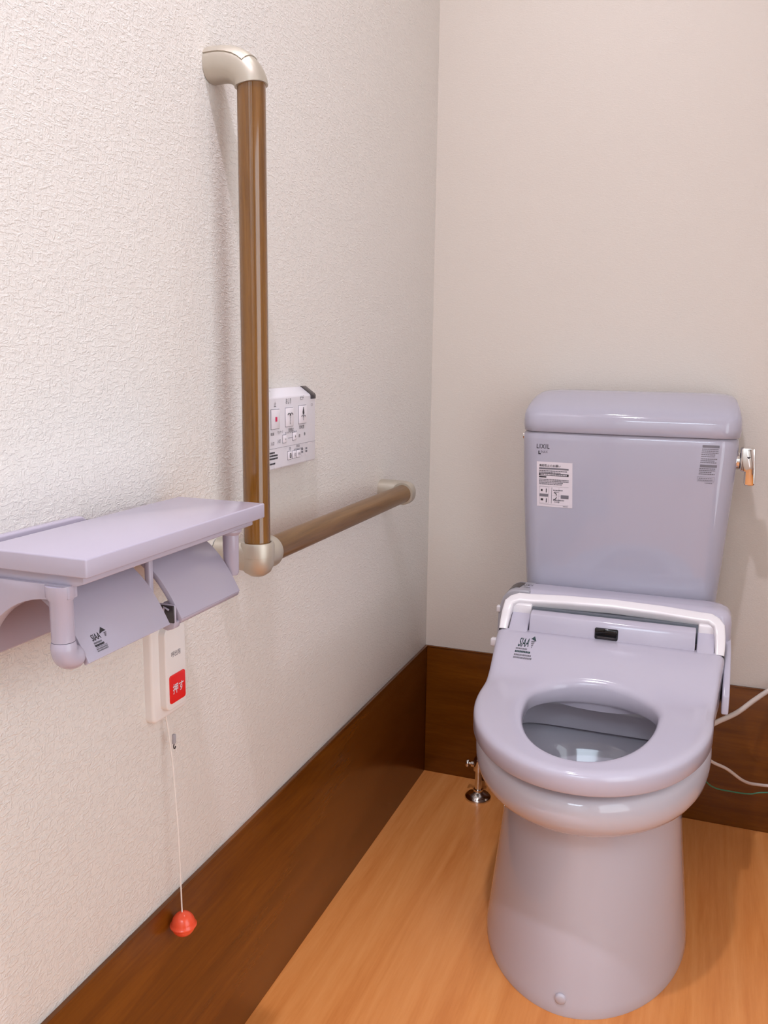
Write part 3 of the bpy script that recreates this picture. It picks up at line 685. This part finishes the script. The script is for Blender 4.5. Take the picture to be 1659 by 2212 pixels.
# front housing with the black sensor window
H0, H1 = 0.3045, 0.6020
ho = Part(); ho.prism([(-0.3215, 0.440), (-0.3215, 0.487), (-0.3185, 0.506), (-0.3125, 0.5185), (-0.3050, 0.5215), (-0.293, 0.5225), (-0.290, 0.440)], 'x', H0, H1, 'plastic', 0.0020, 3)
ho.build('housing', uo)
Part().box(0.3025, 0.6055, -0.288, -0.262, 0.49, 0.524, 'recess').build('recess', uo)
p = Part(); p.box(0.4265, 0.4685, -0.3235, -0.310, 0.4875, 0.5085, 'black', 0.0028, 3)
p.box(0.4315, 0.4635, -0.3241, -0.320, 0.4900, 0.4935, 'dark', 0.0005); p.build('sensor_window', uo, 'black sensor window')
# white arched hinge bar
pa = [(x, y, z-(0.0165 if 0.29 < x < 0.61 else 0.0140 if y > -0.288 else 0.008)) for x, y, z in ((0.2555, -0.322, 0.492), (0.2555, -0.312, 0.503), (0.2565, -0.300, 0.520), (0.2590, -0.289, 0.535), (0.2650, -0.281, 0.5435), (0.2760, -0.276, 0.5475), (0.300, -0.273, 0.5495), (0.36, -0.271, 0.5525), (0.45, -0.270, 0.5545), (0.54, -0.271, 0.5525),
      (0.602, -0.273, 0.5490), (0.625, -0.276, 0.5465), (0.6340, -0.281, 0.5420), (0.6400, -0.289, 0.533), (0.6425, -0.300, 0.518), (0.6435, -0.312, 0.501), (0.6435, -0.322, 0.490))]
hb = Part(); hb.tube(pa, [0.0078, 0.0085, 0.0090, 0.0098]+[0.0112]*9+[0.0098, 0.0090, 0.0085, 0.0078], 'white', 28, power=4.5, up=V((0, 0, 1)))
hb.prism([(-0.291, 0.508), (-0.291, 0.529), (-0.270, 0.533), (-0.270, 0.508)], 'x', 0.259, 0.3025, 'white', 0.003, 3).prism([(-0.291, 0.506), (-0.291, 0.527), (-0.270, 0.531), (-0.270, 0.506)], 'x', 0.6055, 0.638, 'white', 0.003, 3)
hb.build('hinge_bar', uo, 'white arched hinge bar')
for x0, x1 in ((0.2480, 0.2620), (0.6370, 0.6510)):
    p = Part(); p.box(x0, x1, -0.326, -0.300, 0.455, 0.487, 'gap', 0.001); p.build('hinge_block', uo, 'dark hinge block')

# seat ring
SB, SZT = 0.404, 0.4375
def sh(y): return SZT + 0.0500*sstep(-0.470, -0.318, y)
def seat_edge(d):  # outer outline inset by d: elliptical front, gently splayed sides, tight rear corners
    a, ab, yf, yb, yc, rc = 0.1900-d, 0.2035-d, -0.7720+d, -0.3140-d*0.2, -0.500, 0.014
    r = []
    for k in range(65):
        t = math.pi*k/64; c, q = math.cos(t), math.sin(t)
        r.append(V((a*math.copysign(abs(c)**(2/2.05), c), yc-(yc-yf)*abs(q)**(2/2.05), 0)))
    half = []
    for k in range(1, 21):
        t = k/20; half.append((a+(ab-a)*t**1.5, yc+(yb-rc-yc)*t))
    for k in range(1, 7):
        t = math.radians(90*k/6.2); half.append((ab-rc+rc*math.cos(t), yb-rc+rc*math.sin(t)))
    r += [V((-x, y, 0)) for x, y in half]
    for k in range(11): r.append(V(((-1+2*(k+0.5)/11)*(ab-rc*1.1), yb, 0)))
    r += [V((x, y, 0)) for x, y in half[::-1]]
    return [V((p.x+XC, p.y, 0)) for p in r]
def so(d, z=None):
    r = seat_edge(d)
    return [V((p.x, p.y, sh(p.y)+z)) for p in r] if z is not None else r
def si(d, z=None):  # inner opening, grown by d
    r = outline(0.1050+d, -0.7230-d, -0.4330+d, -0.520, 0, 2.05, 2.2)
    return [V((p.x, p.y, sh(p.y)+z)) for p in r] if z is not None else r
flat = lambda r, z: [V((p.x, p.y, z)) for p in r]
rings = [flat(si(0.004), SB), flat(si(0.001), SB+0.004), si(0.0, -0.0125), si(0.0012, -0.0075), si(0.0042, -0.0034), si(0.0090, -0.0010), si(0.0150, 0.0)]
A, B = si(0.0150, 0.0), so(0.0150, 0.0)
for t in (0.2, 0.4, 0.6, 0.8):
    rr = []
    for a, b in zip(A, B):
        q = a.lerp(b, t); rr.append(V((q.x, q.y, sh(q.y))))
    rings.append(rr)
rings += [so(0.0150, 0.0), so(0.0085, -0.0008), so(0.0045, -0.0025), so(0.0018, -0.0052), so(0.0004, -0.0085), so(0.0, -0.0130), flat(so(0.0), SB+0.003), flat(so(0.0025), SB)]
seat = Part(); seat.loft(rings, 'plastic', closed=True)
# hinge tabs beside the housing
for x0, x1 in ((0.2655, 0.3015), (0.6050, 0.6345)):
    seat.prism([(-0.335, 0.45), (-0.335, 0.4840), (-0.322, 0.4880), (-0.300, 0.5050), (-0.287, 0.5160), (-0.278, 0.5160), (-0.278, 0.45)], 'x', x0, x1, 'plastic', 0.0025, 3)
tsb = seat.bvh(); DZ_ = (0, 0, -1)
o = V((0.2945, -0.374, 0.55)); ru = V((1.0, 0.02, 0)); uu = V((0.06, 1, 0))
seat.text('SIAA', o, ru, uu, 'green_ink', 0.0240, 0.0195, tsb, DZ_, bold=0.018)
a0 = o + V((0.0215, 0.004, 0))
seat.quadm([a0+V((-0.0005, 0.020, 0)), a0+V((0.0045, 0.029, 0)), a0+V((0.0098, 0.014, 0)), a0+V((0.0055, 0.016, 0))], 'green_ink', tsb, DZ_)
for k in range(4):
    b0 = a0+V((0.0008+0.0010*k, 0.010-0.005*k, 0)); seat.quadm([b0, b0+V((0.0075-0.0020*k, 0.0025, 0)), b0+V((0.0072-0.0020*k, 0.0055, 0)), b0+V((0, 0.0030, 0))], 'grey', tsb, DZ_)
for dyy, w, h_, m_ in ((-0.0065, 0.0205, 0.0035, 'grey'), (-0.0140, 0.0265, 0.0045, 'green_ink'), (-0.0215, 0.0310, 0.0040, 'grey'), (-0.0280, 0.0310, 0.0040, 'grey')):
    x = 0.0
    while x < w-0.0006:
        l = random.uniform(0.0012, 0.0030); q = o+V((x-0.002, dyy, 0))
        seat.quadm([q, q+V((l, 0, 0)), q+V((l, h_, 0)), q+V((0, h_, 0))], m_, tsb, DZ_); x += l+0.0005
seat.build('seat_ring', toi, angle=40)
# bidet nozzle shutter seen under the back of the opening
nz = Part()
q = [(0.350, 0.414), (0.550, 0.414)] + [(0.450+0.100*math.cos(t), 0.409-0.021*math.sin(t)) for t in [math.pi*k/16 for k in range(17)]]
nz.prism(q, 'y', -0.424, -0.400, 'plastic', 0.002, 2)
nz.box(0.392, 0.508, -0.4255, -0.418, 0.4025, 0.4042, 'gap')
for x in (0.424, 0.484): nz.box(x-0.002, x+0.002, -0.4257, -0.418, 0.4020, 0.4070, 'gap')
nz.build('nozzle_shutter', uo)

# ------------------------------------------------------------------ stop valve beside the toilet
VX, VY = 0.161, -0.088
va = thing('stop_valve', 'chrome water stop valve with a floor flange, left behind the toilet', 'valve', (VX, VY, 0))
Part().lathe([(0.0305, 0.0), (0.0305, 0.003), (0.0290, 0.0075), (0.0215, 0.0125), (0.0125, 0.0155), (0.0105, 0.017), (0.0105, 0.022), (0.0085, 0.022)], (VX, VY, 0), 'chrome', 40).build('floor_flange', va)
Part().tube([(VX, VY, 0.015), (VX, VY, 0.06), (VX, VY, 0.11)], 0.0078, 'chrome', 24).build('pipe', va)
p = Part(); p.lathe([(0.0005, 0.068), (0.012, 0.068), (0.0125, 0.072), (0.0125, 0.092), (0.012, 0.096), (0.0085, 0.102), (0.0005, 0.102)], (VX, VY, 0), 'chrome', 28); p.build('valve_body', va)
p = Part(); p.lathe([(0.0005, VX-0.0290), (0.0085, VX-0.0290), (0.0090, VX-0.0280), (0.0090, VX-0.0240), (0.0085, VX-0.0230), (0.0030, VX-0.0225), (0.0030, VX-0.0185), (0.0065, VX-0.0175), (0.0070, VX-0.008), (0.0005, VX-0.008)], (0, VY, 0.081), 'chrome', 28, 'x'); p.build('handle', va)
Part().tube([(VX, VY, 0.10), (VX+0.002, VY+0.002, 0.16), (VX+0.03, VY+0.005, 0.25), (VX+0.05, VY+0.005, 0.33), (VX+0.085, VY+0.012, 0.400)], 0.006, 'chrome', 16).build('hose', va)

# ------------------------------------------------------------------ cables on the right
def smooth(P, n=8):
    P = [V(q) for q in P]; out = []
    for i in range(len(P)-1):
        a, b, c, d = P[max(i-1, 0)], P[i], P[i+1], P[min(i+2, len(P)-1)]
        for k in range(n):
            t = k/n; out.append(0.5*((2*b) + (c-a)*t + (2*a-5*b+4*c-d)*t*t + (3*b-a-3*c+d)*t**3))
    out.append(P[-1]); return out
ol = thing('wall_outlet', 'white wall outlet to the right of the toilet', 'outlet', (0.92, 0, 0.42))
Part().box(0.885, 0.955, -0.009, 0.0, 0.36, 0.48, 'switch', 0.003).build('face_plate', ol)
c1_ = Part().tube(smooth([(0.630, -0.215, 0.300), (0.655, -0.190, 0.309), (0.690, -0.140, 0.313), (0.725, -0.075, 0.321), (0.760, -0.030, 0.334), (0.82, -0.022, 0.372), (0.90, -0.020, 0.44), (0.92, -0.009, 0.445)]), 0.0050, 'cord', 16).build('power_cable')
c1_['label'] = 'thick white cable running up from the toilet along the back wall'; c1_['category'] = 'cable'
c2_ = Part().tube(smooth([(0.620, -0.220, 0.262), (0.648, -0.190, 0.226), (0.680, -0.155, 0.199), (0.715, -0.115, 0.161), (0.745, -0.070, 0.137), (0.785, -0.040, 0.130), (0.84, -0.025, 0.16), (0.91, -0.015, 0.39)]), 0.0032, 'cord', 14).build('bidet_cable')
c2_['label'] = 'thinner white cable sagging to the right in front of the dark baseboard'; c2_['category'] = 'cable'
c3_ = Part().tube(smooth([(0.620, -0.150, 0.190), (0.655, -0.110, 0.136), (0.700, -0.070, 0.112), (0.735, -0.045, 0.102), (0.765, -0.035, 0.106), (0.86, -0.022, 0.112), (1.05, -0.012, 0.10)]), 0.0015, 'gcord', 10).build('earth_wire')
c3_['label'] = 'thin green earth wire below the white cables at the baseboard'; c3_['category'] = 'wire'
